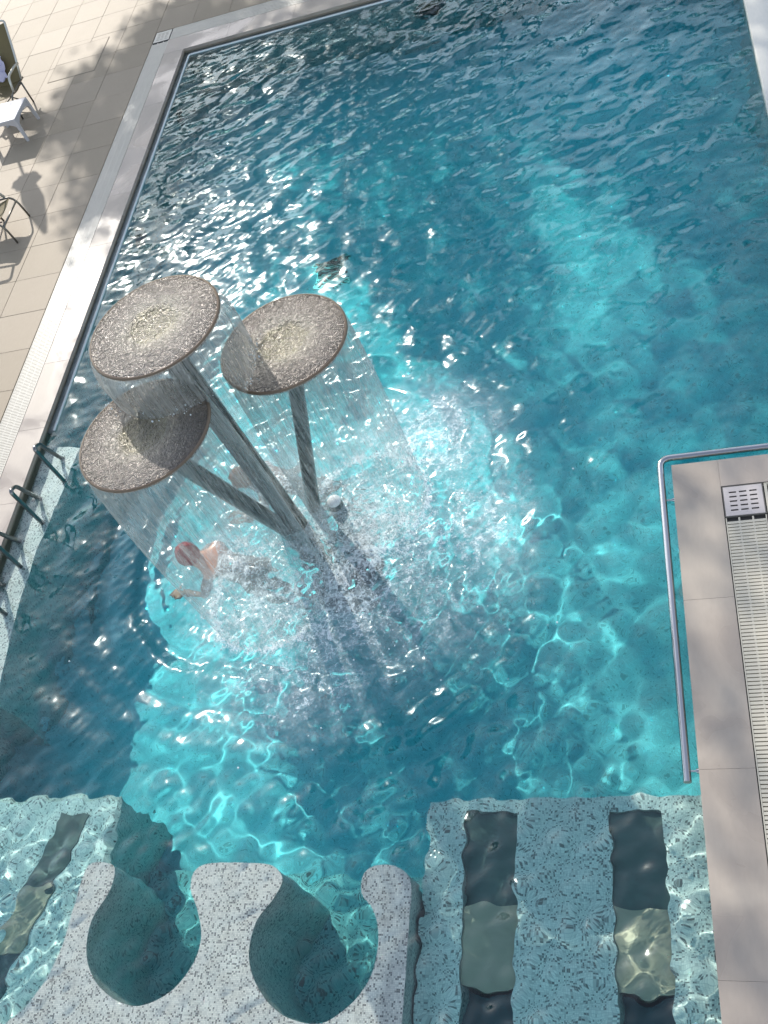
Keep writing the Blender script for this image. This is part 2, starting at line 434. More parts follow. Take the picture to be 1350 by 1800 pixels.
# ------------------------------------------------------------------ decks, copings, gutters
g_ = MB()
o_, i_ = (-400, 400, -400, 900), (-15, 7, -1.6, 24)
g_.v = [(o_[0], o_[2], -.12), (o_[1], o_[2], -.12), (o_[1], o_[3], -.12), (o_[0], o_[3], -.12), (i_[0], i_[2], -.12), (i_[1], i_[2], -.12), (i_[1], i_[3], -.12), (i_[0], i_[3], -.12)]
g_.f = [[k, (k+1) % 4, 4+(k+1) % 4, 4+k] for k in range(4)]
struct(g_.build('ground', M_plain('garden_ground', (0.07, 0.09, 0.035), 0.9, nscale=1.5, var=0.4)))
TOP = 0.0; TH = 0.03
db = MB()
db.box(-15, PX0 + 0.004, -1.6, 24, -0.15, -TH)
db.box(PX0 + 0.004, 7, PY1 - 0.004, 24, -0.151, -TH)
deck = struct(db.build('pool_deck', m_grout))
XL = [-5.695, -6.21, -6.69, -7.165, -7.64, -8.115, -8.59, -9.065]
tile_cache = {}
def put_tile(x0, x1, y0, y1, parent=None, name='tile', mat=None, gap=0.0026, bev=0.002, top=None):
    w_, l_ = round(x1 - x0 - gap, 4), round(y1 - y0 - gap, 4)
    key = (w_, l_, name)
    if key not in tile_cache:
        tile_cache[key] = MB().box(-w_/2, w_/2, -l_/2, l_/2, -TH - 0.004, 0, bev).mesh(name, mat or m_tile)
    o = bpy.data.objects.new(name, tile_cache[key]); COL.objects.link(o); o.parent = parent or deck
    o.location = Vector(((x0 + x1)/2, (y0 + y1)/2, (top if top is not None else random.uniform(-0.0012, 0.0012)))) * S
    return o
HX0, HX1, HY0, HY1 = -7.085, -6.415, 10.955, 11.70      # access hatch cut into the tiles
for c in range(len(XL) - 1):
    for r in range(-2, 20):
        y0 = 4.15 + 0.5095 * r
        put_tile(XL[c+1], XL[c], y0, y0 + 0.5095)
XT = [-5.695 + 0.487 * k for k in range(9)]
for c in range(8):
    for r in range(5):
        y0 = 11.455 + 0.5095 * r
        put_tile(XT[c], XT[c+1], y0, y0 + 0.5095)
# plain paving beyond what the tiles show
pv = MB(); pv.box(-15, -9.07, -1.6, 24, -0.149, -0.004); pv.box(-9.068, -5.69, -1.6, 3.12, -0.149, -0.0045); pv.box(-9.068, 7, 14.345, 24, -0.149, -0.005); pv.box(-1.79, 7, 11.455, 14.343, -0.149, -0.0055)
struct(pv.build('paving', m_tile))
# coping stones, left side then far side
for r in range(-3, 13):
    y0 = 4.2 + 0.78 * r - 0.6
    if y0 > 10.8: break
    put_tile(-5.455, PX0 + 0.016, y0, min(y0 + 0.78, 10.885), name='coping_stone', mat=m_coping, gap=0.0008, bev=0.0012, top=0.0)
x0 = -5.46
while x0 < 0.7:
    put_tile(x0, min(x0 + 0.82, 1.2), 10.887, 11.195, name='coping_stone', mat=m_coping, gap=0.0008, bev=0.0012, top=0.0); x0 += 0.82

def grating(name, x0, x1, y0, y1, label, along='y', pitch=0.0182, slat=0.0125, ribs=(0.33, 0.67), cat='drain grating', mat=None):
    """open gutter grating of narrow slats tied by lengthwise ribs"""
    t = empty(name, ((x0+x1)/2, (y0+y1)/2, 0), label, cat, 'gutter gratings round the pool')
    cx, cy_ = (x0+x1)/2, (y0+y1)/2
    m = MB(); 
    if along == 'y':
        n = int((y1 - y0) / pitch)
        for k in range(n):
            a = y0 + k * pitch; m.box(x0 + .006 - cx, x1 - .006 - cx, a - cy_, a + slat - cy_, -0.022, -0.002)
    else:
        n = int((x1 - x0) / pitch)
        for k in range(n):
            a = x0 + k * pitch; m.box(a - cx, a + slat - cx, y0 + .006 - cy_, y1 - .006 - cy_, -0.022, -0.002)
    tag(m.build('slat', mat or m_grate, t), kind='stuff')
    r = MB()
    for f in ribs:
        if along == 'y': xx = x0 + (x1-x0)*f; r.box(xx - .005 - cx, xx + .005 - cx, y0 - cy_, y1 - cy_, -0.025, -0.0035)
        else: yy = y0 + (y1-y0)*f; r.box(x0 - cx, x1 - cx, yy - .005 - cy_, yy + .005 - cy_, -0.025, -0.0035)
    r.build('rib', mat or m_grate, t)
    f = MB()
    if along == 'y':
        for a in (x0 - .001, x1 - .005): f.box(a - cx, a + .006 - cx, y0 - cy_, y1 - cy_, -0.029, -0.001)
    else:
        for a in (y0 - .001, y1 - .005): f.box(x0 - cx, x1 - cx, a - cy_, a + .006 - cy_, -0.029, -0.001)
    f.build('frame', mat or m_grate, t)
    return t
grating('gutter_grating', -5.685, -5.462, 1.5, 11.2, 'long ivory slatted gutter grating along the left pool edge, between coping and beige tiles')
grating('gutter_grating', -5.455, 0.6, 11.205, 11.445, 'ivory slatted gutter grating running along the far pool edge at the top', along='x')

def drain_cover(x0, x1, y0, y1, mat, label, rows=5, cols=3):
    t = empty('drain_cover', ((x0+x1)/2, (y0+y1)/2, 0), label, 'drain cover', 'square slotted covers at gutter corners')
    w_, l_ = (x1-x0), (y1-y0)
    m = MB(); us = [0.0]; 
    xs = [-w_/2, -w_*0.36] ; sl = w_*0.19; gp = w_*0.075
    cxs = []
    for c in range(cols):
        a = -w_*0.36 + c*(sl+gp); cxs.append((a, a+sl))
    ysl = []
    for r in range(rows):
        b = -l_*0.34 + r*(l_*0.155); ysl.append((b, b + l_*0.05))
    # plate split in strips so that the slots are real openings
    yb = -l_/2
    for (b0, b1) in ysl:
        m.box(-w_/2, w_/2, yb, b0, -0.012, 0.001)
        xa = -w_/2
        for (a0, a1) in cxs: m.box(xa, a0, b0, b1, -0.012, 0.001); xa = a1
        m.box(xa, w_/2, b0, b1, -0.012, 0.001); yb = b1
    m.box(-w_/2, w_/2, yb, l_/2, -0.012, 0.001)
    m.build('plate', mat, t)
    f = MB(); e = 0.006
    f.box(-w_/2 - e, -w_/2 - .001, -l_/2 - e, l_/2 + e, -0.02, 0.0); f.box(w_/2 + .001, w_/2 + e, -l_/2 - e, l_/2 + e, -0.02, 0.0)
    f.box(-w_/2 - .001, w_/2 + .001, -l_/2 - e, -l_/2 - .001, -0.02, 0.0); f.box(-w_/2 - .001, w_/2 + .001, l_/2 + .001, l_/2 + e, -0.02, 0.0)
    f.build('frame', m_void, t)
    MB().box(-w_/2, w_/2, -l_/2, l_/2, -0.0275, -0.026).build('sump', m_void, t)
    return t
drain_cover(-5.678, -5.47, 11.215, 11.435, m_grate, 'square ivory slotted cover where the left and far gutters meet')

# access hatch: a frame of dark joints and two tile lids standing a hair proud
t = empty('access_hatch', ((HX0+HX1)/2, (HY0+HY1)/2, 0), 'rectangular floor hatch let into the beige deck tiles, thin dark frame', 'hatch')
hw, hl = (HX1-HX0)/2, (HY1-HY0)/2
MB().box(-hw, hw, -hl, hl, -0.02, 0.0022).build('frame', m_grout, t)
for a, b in ((-hl + .009, -0.003), (0.003, hl - .009)):
    MB().box(-hw + .009, hw - .009, a, b, 0.0, 0.0036, 0.001).build('lid', m_tile, t)
MB().box(-.012, .012, -0.006, 0.006, 0.003, 0.0042).build('lifting_slot', m_void, t)

# finger-grip ridge just off the coping at water level
lp = MB(); lp.tube(fillet([(-5.135, 5.16, WZ + 0.003), (-5.135, 10.825, WZ + 0.003), (0.7, 10.825, WZ + 0.003)], 0.03), 0.0125, 8)
lp.box(PX0 + 0.003, -5.143, 5.16, PY1 - 0.003, -0.2, WZ - 0.008); lp.box(-5.142, 0.7, 10.833, PY1 - 0.003, -0.2, WZ - 0.008)
receiver(struct(lp.build('pool_lip', M_plain('white_ceramic', (0.66, 0.66, 0.64), 0.12), smooth=True)))

# right-hand stone platform
PLX, PLY = -0.18, 3.995
receiver(struct(MB().box(PLX + 0.012, 3.2, PY0 - 0.2, PLY - 0.012, FZ - 0.08, -TH).build('stone_platform', m_mosaic)))
plat_o = struct(MB().box(0.085, 3.2, PY0 - 0.2, 3.78, -0.06, -TH + 0.004).build('platform_floor', m_void))
put = lambda a, b, c, d, nm='coping_stone', mt=m_coping, g=0.0006: put_tile(a, b, c, d, parent=plat_o, name=nm, mat=mt, gap=g, bev=0.0012, top=0.0)
for k, (a, b) in enumerate([(-1.2, -0.2), (-0.2, 1.02), (1.02, 2.02), (2.02, 3.02), (3.02, PLY)]): put(PLX, 0.096, a, b)
for a, b in [(0.096, 1.3), (1.3, 2.3), (2.3, 3.2)]: put(a, b, 3.79, PLY)
for a, b in [(-1.2, -.2), (-.2, .8), (.8, 1.8), (1.8, 2.8), (2.8, 3.555)]:
    for c, d in [(0.335, 0.95), (0.95, 1.6), (1.6, 2.4), (2.4, 3.2)]: put(c, d, a, b)
m_grate2 = M_plain('cream_grating', (0.50, 0.46, 0.37), 0.35, var=0.08)
grating('gutter_grating', 0.102, 0.328, -1.1, 3.555, 'wide cream slatted gutter grating running down the right stone platform', pitch=0.0225, slat=0.0165, mat=m_grate2)
grating('gutter_grating', 0.338, 3.2, 3.565, 3.782, 'short cream grating right of the steel cover, its slats pointing down the platform', along='x', pitch=0.0225, slat=0.0165, mat=m_grate2)
drain_cover(0.106, 0.325, 3.568, 3.778, M_plain('dull_steel_plate', (0.46, 0.42, 0.40), 0.4, 0.6, var=0.1), 'square brushed steel cover with fifteen slots on the right stone platform')

# pale coping on the far right
wc = MB(); wc.box(PX1 - 0.012, 3.2, PLY + 0.002, PY1 - 0.02, -0.15, 0.001, 0.008)
struct(wc.build('white_coping', M_stone('white_coping_stone', (0.72, 0.69, 0.63), wet=False)))

# ------------------------------------------------------------------ steel rails
def handrail():
    t = empty('pool_handrail', (-0.245, 1.97, 0), 'bent polished steel handrail at the waterline round the right stone platform', 'handrail')
    b = (-0.245, 1.97, 0)
    pts = [Vector((x - b[0], y - b[1], z)) for x, y, z in fillet([(-0.242, 1.97, -0.042), (-0.248, 4.085, -0.042), (3.2, 4.085, -0.042)], 0.07, 8)]
    MB().tube(pts, 0.0215, 16).build('tube', m_steel, t, smooth=True, angle=50)
    for x, y in ((-0.238, 3.76), (-0.236, 2.03)):
        MB().tube([(0.0, y - b[1], -0.045), (0.075, y - b[1], -0.045)], 0.006, 8).tube([(0.052, y - b[1], -0.045), (0.075, y - b[1], -0.045)], 0.013, 10).build('bracket', m_steel, t, smooth=True, angle=50)
    MB().tube([(0.75, 2.115, -0.045), (0.75, 2.02, -0.045)], 0.006, 8).build('bracket', m_steel, t, smooth=True, angle=50)
    return t
handrail()
hoop_lab = ['dark steel grab hoop over the left bench, nearest the upper end of the bench', 'dark steel grab hoop over the left bench, second from its upper end',
            'dark steel grab hoop over the left bench, third from its upper end', 'dark steel grab hoop at the left frame edge, farthest down the bench']
hoop_me = None
for i, (x, y) in enumerate([(-4.915, 4.645), (-4.99, 4.24), (-5.04, 3.83), (-5.04, 3.42)]):
    if hoop_me is None:
        pts = fillet([(0, 0, -0.30), (0, 0, 0.31), (-0.03, 0.10, 0.25), (-0.10, 0.24, -0.10), (-0.11, 0.27, -0.26)], 0.045, 6)
        hoop_me = MB().tube(pts, 0.017, 12).mesh('grab_hoop', m_dsteel, True, 60)
        fl_me = MB().lathe([(0.0, -0.232), (0.035, -0.232), (0.035, -0.245), (0.0, -0.245)], 16).mesh('foot_plate', m_steel)
    t = empty('grab_hoop', (x, y, 0), hoop_lab[i], 'grab rail', 'grab hoops over the left bench')
    for nm, me, lc in (('tube', hoop_me, (0, 0, 0)), ('foot_plate', fl_me, (0, 0, 0)), ('foot_plate', fl_me, (-0.108, 0.262, 0))):
        o = bpy.data.objects.new(nm, me); COL.objects.link(o); o.parent = t; o.location = Vector(lc) * S

# dark fittings under water on the walls and the floor
m_fit = M_plain('dark_fitting', (0.015, 0.02, 0.022), 0.4)
def wall_light(loc, axis, label):
    t = empty('wall_light', loc, label, 'pool light', 'round fittings in the pool walls')
    for nm, prof, m in (('bezel', [(0.155, 0), (0.155, 0.02), (0.13, 0.03), (0.125, 0.012)], m_dsteel), ('lens', [(0.125, 0.012), (0.07, 0.02), (0.001, 0.022)], m_fit)):
        o = receiver(MB().lathe(prof, 28).build(nm, m, t, smooth=True, angle=40))
        o.rotation_euler = (R_(90), 0, 0) if axis == 'y' else (0, R_(90), 0)
wall_light((-2.29, PY1 - 0.002, -0.60), 'y', 'dark round fitting in the far pool wall seen through the water at the top')
wall_light((PX0 + 0.002, 10.02, -0.60), 'x', 'dark round fitting in the left pool wall closest to the far corner')
wall_light((PX0 + 0.002, 7.95, -0.60), 'x', 'dark round fitting in the left pool wall just above the tallest mushroom')
t = empty('floor_drain', (-3.19, 7.37, FZ), 'dark square drain on the deep floor above the right mushroom cap', 'drain')
receiver(MB().box(-.17, .17, -.17, .17, 0.0, 0.012, 0.004).build('frame', m_dsteel, t))
for k in range(6): receiver(MB().box(-.15, .15, -.145 + k*.05, -.115 + k*.05, 0.012, 0.018).build('bar', m_fit, t))

# ------------------------------------------------------------------ mushroom fountain
def M_cap():
    t = NT('wet_bronze_cap'); tc = t.add('ShaderNodeTexCoord')
    o = tc.outputs['Object']; p = t.pos()
    ln = t.add('ShaderNodeVectorMath', operation='LENGTH'); flat = t.scale(o, (1, 1, 0)); t.set(ln.inputs[0], flat)
    r = t.math('DIVIDE', ln.outputs['Value'], 0.39 * S)
    n = t.noise(9, p, 5, 0.65)
    rr = t.math('ADD', r, t.math('MULTIPLY', t.math('SUBTRACT', n, 0.5), 0.22))
    c = t.ramp(rr, [(0.0, (0.095, 0.088, 0.050)), (0.33, (0.115, 0.106, 0.06)), (0.42, (0.15, 0.142, 0.12)), (0.62, (0.10, 0.088, 0.077)), (0.85, (0.065, 0.052, 0.043)), (1.0, (0.05, 0.034, 0.021))])
    c = t.mix(t.ramp(t.noise(24, p, 5, 0.75, 0.6), [(0.42, 0.0), (0.62, 0.85)]), c, t.mix(1.0, c, (0.38, 0.34, 0.31), 'MULTIPLY'))
    h = t.math('ADD', t.noise(30, p, 2, 0.6, 1.0), t.math('MULTIPLY', t.noise(85, p, 2, 0.6, 0.5), 0.5))
    nb = t.bump(h, 1.0, 0.022)
    c = t.mix(1.0, c, (1.25, 1.2, 1.15), 'MULTIPLY')
    return t.surf(t.pbsdf(color=c, rough=0.28, metal=0.55, normal=nb, coat=1.0, coat_rough=0.2, coat_n=nb))
m_cap = M_cap()
m_rim = M_plain('bronze_rim', (0.16, 0.115, 0.075), 0.3, 0.3, bump=0.3, bscale=60)
m_under = M_plain('cap_underside', (0.10, 0.095, 0.085), 0.35, 0.2)
def M_stem():
    t = NT('wet_dark_steel'); p = t.pos()
    n = t.noise(7, t.scale(p, (1, 1, 0.25)), 4, 0.6)
    c = t.mix(n, (0.008, 0.016, 0.015), (0.014, 0.025, 0.023))
    sp = t.ramp(t.noise(34, p, 2, 0.7), [(0.66, 0.0), (0.72, 1.0)])
    c = t.mix(t.math('MULTIPLY', sp, 0.25), c, (0.6, 0.64, 0.64))
    return t.surf(t.pbsdf(color=c, rough=0.22, normal=t.bump(t.noise(30, t.scale(p, (1, 1, 0.3)), 2), 0.5, 0.01), coat=0.15, coat_rough=0.1))
m_stem = M_stem()
CAPS = [((-2.73, 3.83, 2.00), 0.390, (-2.705, 3.90)), ((-2.83, 3.335, 1.70), 0.392, (-2.80, 3.87)), ((-2.185, 4.02, 1.55), 0.388, (-2.615, 4.03))]
ft = empty('mushroom_fountain', (FOOT[0], FOOT[1], FZ), 'three bronze mushroom caps on dark slanting stems pouring water into the pool', 'fountain')
def fl(p): return (p[0] - FOOT[0], p[1] - FOOT[1], p[2] - FZ)
cap_lab = ['highest cap, directly above the stem foot', 'middle cap, under the curtain of the highest', 'lowest cap, standing out to the right']
for k, (c, r, ftp) in enumerate(CAPS):
    prof = [(0.0005, -0.030), (0.06, -0.029), (0.10, -0.026), (0.13, -0.018), (0.155, -0.009), (0.22, -0.008), (0.30, -0.010), (r - 0.03, -0.014), (r - 0.012, -0.018)]
    co = MB().lathe(prof, 96).build('cap', m_cap, ft, smooth=True); co.location = Vector(fl(c)) * S; co['label'] = cap_lab[k]
    rp = [(r - 0.013, -0.0165), (r - 0.005, -0.018), (r, -0.024), (r, -0.034), (r - 0.008, -0.042)]
    MB().lathe(rp, 96).build('rim', m_rim, co, smooth=True)
    up = [(r - 0.008, -0.042), (r - 0.06, -0.060), (0.20, -0.090), (0.09, -0.13), (0.07, -0.17), (0.0005, -0.171)]
    MB().lathe(up, 64).build('underside', m_under, co, smooth=True)
    a = Vector((ftp[0], ftp[1], WZ)); b = Vector((c[0], c[1], c[2] - 0.15))
    base = Vector((FOOT[0] + (ftp[0]-FOOT[0]) * 0.9, FOOT[1] + (ftp[1]-FOOT[1]) * 0.9, FZ + 0.03))
    pts = [base, a]
    if k == 0: mid = [a.lerp(b, f) for f in (0.3, 0.6, 0.85)]
    else: mid = [a.lerp(b, f) for f in (0.2, 0.4, 0.6, 0.8)]
    rad = (0.060, 0.054, 0.049)[k]
    so = MB().tube([fl(p) for p in pts + mid + [b]], rad, 20).build('stem', m_stem, ft, smooth=True, angle=60); receiver(so)
    if k == 0:   # pipe strapped along the tallest stem
        MB().tube([fl(p + Vector((-0.062, -0.035, 0))) for p in [a] + mid + [b]], 0.014, 8).build('pipe', m_dsteel, ft, smooth=True)
receiver(MB().lathe([(0.30, 0.0), (0.30, 0.03), (0.26, 0.045), (0.001, 0.045)], 40).build('base_plate', m_dsteel, ft, smooth=True, angle=40))
nz = empty('water_jet_post', (-2.44, 4.02, FZ), 'short dark post with a pale foaming head beside the right fountain stem', 'jet')
nl = MB().tube([(0, 0, 0), (0, 0, 1.22), (0, 0, 1.27)], [0.06, 0.055, 0.05], 16).build('post', m_stem, nz, smooth=True, angle=50)
hd = MB().lathe([(0.046, 1.27), (0.052, 1.285), (0.044, 1.30), (0.03, 1.306), (0.014, 1.318), (0.001, 1.312)], 24).build('head', M_plain('foam_white', (0.78, 0.79, 0.78), 0.5, bump=0.6, bscale=60), nz, smooth=True)

# ------------------------------------------------------------------ falling water
def M_curtain():
    t = NT('falling_water'); tc = t.add('ShaderNodeTexCoord'); o = tc.outputs['Object']
    s_ = t.add('ShaderNodeSeparateXYZ', i_0=o)
    ang = t.math('ARCTAN2', s_.outputs[1], s_.outputs[0])
    cb = t.add('ShaderNodeCombineXYZ'); t.set(cb.inputs[0], t.math('MULTIPLY', t.math('COSINE', ang), 0.5)); t.set(cb.inputs[1], t.math('MULTIPLY', t.math('SINE', ang), 0.5))
    t.set(cb.inputs[2], t.math('MULTIPLY', s_.outputs[2], 0.045))
    v = cb.outputs[0]
    fine = t.noise(62, v, 3, 0.65, 0.4); broad = t.noise(9, v, 3, 0.6)
    cb2 = t.add('ShaderNodeCombineXYZ'); t.set(cb2.inputs[0], t.math('MULTIPLY', t.math('COSINE', ang), 0.5)); t.set(cb2.inputs[1], t.math('MULTIPLY', t.math('SINE', ang), 0.5)); t.set(cb2.inputs[2], t.math('MULTIPLY', s_.outputs[2], 0.3))
    brk = t.noise(30, cb2.outputs[0], 3, 0.7)
    fallz = t.math('MULTIPLY', s_.outputs[2], -0.22 / S, clamp=True)
    f = t.math('ADD', t.math('MULTIPLY', t.math('SUBTRACT', fine, 0.5), 1.35), t.math('MULTIPLY', t.math('SUBTRACT', broad, 0.5), 0.6))
    f = t.math('ADD', f, t.math('MULTIPLY', t.math('SUBTRACT', brk, 0.5), 0.5))
    f = t.math('ADD', f, t.math('SUBTRACT', 0.25, t.math('MULTIPLY', fallz, 0.12)))
    lw = t.add('ShaderNodeLayerWeight'); lw.inputs[0].default_value = 0.35
    f = t.math('ADD', f, t.math('MULTIPLY', t.math('POWER', lw.outputs['Facing'], 3.0), 0.36))
    sheet = t.math('MULTIPLY', t.math('ADD', 0.55, t.math('MULTIPLY', s_.outputs[2], 1.0 / S), clamp=True), 0.58)      # unbroken glassy sheet under the rim
    f = t.math('MINIMUM', t.math('MAXIMUM', t.math('ADD', f, sheet), 0.06), 0.82)
    nb = t.bump(t.math('ADD', fine, t.math('MULTIPLY', brk, 0.6)), 1.0, 0.05)
    dif = t.add('ShaderNodeBsdfDiffuse'); dif.inputs[0].default_value = (0.70, 0.73, 0.73, 1); t.set(dif.inputs['Normal'], nb)
    tl = t.add('ShaderNodeBsdfTranslucent'); tl.inputs[0].default_value = (0.70, 0.73, 0.73, 1)
    a = t.add('ShaderNodeMixShader', i_0=0.5); t.set(a.inputs[1], dif); t.set(a.inputs[2], tl)
    gl = t.add('ShaderNodeBsdfGlossy'); gl.inputs['Roughness'].default_value = 0.2; t.set(gl.inputs['Normal'], nb)
    b = t.add('ShaderNodeMixShader', i_0=0.33); t.set(b.inputs[1], a); t.set(b.inputs[2], gl)
    tr = t.add('ShaderNodeBsdfTransparent'); tr.inputs[0].default_value = (0.95, 0.975, 0.98, 1)
    m = t.add('ShaderNodeMixShader'); t.set(m.inputs[0], f); t.set(m.inputs[1], tr); t.set(m.inputs[2], b)
    return t.surf(m.outputs[0])
m_curt = M_curtain()
LAND = []
cur_lab = ['tall water curtain falling from the highest mushroom cap onto the two lower caps', 'water curtain falling from the middle cap towards the swimmer in dark red', 'thin water curtain falling from the right mushroom cap']
for k, (c, r, _f) in enumerate(CAPS):
    n = 300; nzz = 26; m = MB(); rs = np.random.default_rng(40 + k)
    ph = rs.random(8) * 6.28
    for j in range(nzz + 1):
        f = j / nzz
        for i in range(n):
            th = 2 * math.pi * i / n
            wob = sum(math.sin((5 + 7 * q) * th + ph[q]) / (2 + q) for q in range(6))
            zend = WZ
            R0 = r + 0.004 + (0.042, 0.042, 0.022)[k] * math.sin(min(1, f * 2.0) * math.pi / 2) - 0.02 * f
            x, y = c[0] + R0 * math.cos(th), c[1] + R0 * math.sin(th)
            if k == 0:
                for (c2, r2, _g) in CAPS[1:]:
                    if math.hypot(x - c2[0], y - c2[1]) < r2 - 0.002: zend = max(zend, c2[2] - 0.005)
            z = c[2] - 0.022 + (zend - c[2] + 0.022) * f
            ra = R0 + 0.004 * wob * min(1, 4 * f)
            m.v.append((ra * math.cos(th), ra * math.sin(th), z - c[2]))
            if j == nzz: LAND.append((c[0] + ra * math.cos(th), c[1] + ra * math.sin(th), z, k))
    for j in range(nzz):
        for i in range(n): m.f.append([j*n+i, (j+1)*n+i, (j+1)*n+(i+1) % n, j*n+(i+1) % n])
    o = m.build('water_curtain', m_curt, smooth=True, loc=c); tag(o, cur_lab[k], 'water curtain', 'water curtains of the fountain')

# foam that floats round the foot of the fountain
def M_foam():
    t = NT('foam'); p = t.pos()
    at = t.add('ShaderNodeAttribute', attribute_name='foam_amount', attribute_type='GEOMETRY'); d = at.outputs['Fac']
    stretch = lambda x, k: t.math('MULTIPLY_ADD', t.math('SUBTRACT', x, 0.5), k, 0.5)
    n1 = stretch(t.noise(4.6, p, 6, 0.68, 1.6), 2.2); n2 = stretch(t.noise(17, p, 4, 0.66, 1.4), 2.2)
    v = t.add('ShaderNodeTexVoronoi', feature='DISTANCE_TO_EDGE', i_Scale=16.0)
    t.set(v.inputs['Vector'], t.vmath('ADD', p, t.vmath('MULTIPLY', t.noise(9, p, 4, 0.7, out='Color'), (0.22, 0.22, 0))))
    net = t.math('SUBTRACT', 1.0, t.math('MULTIPLY', v.outputs['Distance'], 9.0), clamp=True)
    k = t.math('ADD', t.math('MULTIPLY', n1, 0.42), t.math('ADD', t.math('MULTIPLY', n2, 0.40), t.math('MULTIPLY', net, 0.30)))
    hard = t.math('MULTIPLY', t.math('SUBTRACT', k, t.math('MULTIPLY_ADD', d, -0.70, 0.86)), 2.6, clamp=True)
    soft = t.math('MULTIPLY', t.math('MAXIMUM', n1, 0.1), t.math('MULTIPLY', d, 0.75), clamp=True)
    f = t.math('MAXIMUM', t.math('MULTIPLY', hard, 0.92), soft)
    f = t.math('MULTIPLY', f, t.math('MULTIPLY', d, 4.0, clamp=True))
    nb = t.bump(t.math('ADD', n2, net), 0.35, 0.012)
    df = t.add('ShaderNodeBsdfDiffuse'); df.inputs[0].default_value = (0.83, 0.88, 0.89, 1); t.set(df.inputs['Normal'], nb)
    tr = t.add('ShaderNodeBsdfTransparent')
    m = t.add('ShaderNodeMixShader'); t.set(m.inputs[0], f); t.set(m.inputs[1], tr); t.set(m.inputs[2], df)
    return t.surf(m.outputs[0])
def build_foam():
    x0, x1, y0, y1, st = -4.4, -0.8, 1.9, 5.6, 0.02
    nx = int((x1-x0)/st); ny = int((y1-y0)/st)
    X, Y = np.meshgrid(x0 + st*np.arange(nx), y0 + st*np.arange(ny))
    sw, full = waves(X, Y)
    d = np.zeros_like(X)
    for (cx, cyy, rx, ry, a) in [(-2.2, 3.75, 0.75, 0.75, 0.85), (-2.75, 3.3, 0.62, 0.55, 0.8), (-2.0, 3.2, 0.8, 0.6, 0.55), (-1.85, 4.45, 0.60, 0.60, 0.72), (-1.5, 3.7, 0.5, 0.7, 0.6), (-2.5, 2.75, 0.7, 0.5, 0.58), (-2.6, 3.9, 0.35, 0.3, 0.9), (-3.14, 3.64, .36, .34, .85), (-3.02, 4.28, .42, .32, .8), (-2.35, 3.2, .6, .6, .8)]:
        d = np.maximum(d, a * np.exp(-(((X-cx)/rx)**2 + ((Y-cyy)/ry)**2)**1.2))
    for (c, r, _f) in CAPS[1:]:
        rr = np.hypot(X - c[0], Y - c[1]); d = np.maximum(d, 0.95 * np.exp(-((rr - r - 0.02) / 0.06) ** 2))
    V = np.stack([X, Y, WZ + 0.006 + np.maximum(full * 0.6, sw)], -1).reshape(-1, 3) * S
    i = np.arange(nx*ny).reshape(ny, nx)
    F = np.stack([i[:-1, :-1], i[:-1, 1:], i[1:, 1:], i[1:, :-1]], -1).reshape(-1, 4)
    keep = d.reshape(-1)[F].max(1) > 0.03
    F = F[keep]
    me = bpy.data.meshes.new('foam'); me.from_pydata(V.tolist(), [], F.tolist())
    at = me.attributes.new('foam_amount', 'FLOAT', 'POINT'); at.data.foreach_set('value', d.astype(np.float32).ravel())
    me.materials.append(M_foam()); me.shade_smooth()
    o = bpy.data.objects.new('foam', me); COL.objects.link(o); tag(o, kind='stuff')
build_foam()
# drops thrown up where the curtains land
def build_drops():
    bm = bmesh.new(); bmesh.ops.create_icosphere(bm, subdivisions=1, radius=1.0)
    bv = np.array([v.co[:] for v in bm.verts]); bf = np.array([[v.index for v in f.verts] for f in bm.faces]); bm.free()
    P = []
    L = np.array([l[:3] for l in LAND]); kk = np.array([l[3] for l in LAND])
    for _ in range(3000):
        q = rng.random()
        if q < 0.62:
            j = rng.integers(len(L))
            if L[j][2] > 0.5 and rng.random() < 0.55: continue
            p = L[j].copy(); sp_ = 0.028 if L[j][2] > 0.5 else 0.055
            p[:2] += rng.normal(0, sp_, 2); p[2] += abs(rng.normal(0, 0.02 if L[j][2] > 0.5 else 0.05)); r = 0.0022 + 0.0045 * rng.random() ** 3
        else:
            p = np.array([-2.35 + rng.normal(0, 0.55), 3.65 + rng.normal(0, 0.5), WZ + abs(rng.normal(0, 0.035))]); r = 0.0022 + 0.005 * rng.random() ** 3
        P.append((*p, r))
    P = np.array(P); n = len(P)
    V = (bv[None] * P[:, None, 3:4] * np.array([1, 1, 1.3]) + P[:, None, :3]).reshape(-1, 3) * S
    F = (bf[None] + (np.arange(n) * len(bv))[:, None, None]).reshape(-1, 3)
    me = bpy.data.meshes.new('water_drops'); me.from_pydata(V.tolist(), [], F.tolist()); me.shade_smooth()
    me.materials.append(M_plain('water_drop', (0.72, 0.76, 0.77), 0.15)); o = bpy.data.objects.new('water_drops', me); COL.objects.link(o); tag(o, kind='stuff')
build_drops()

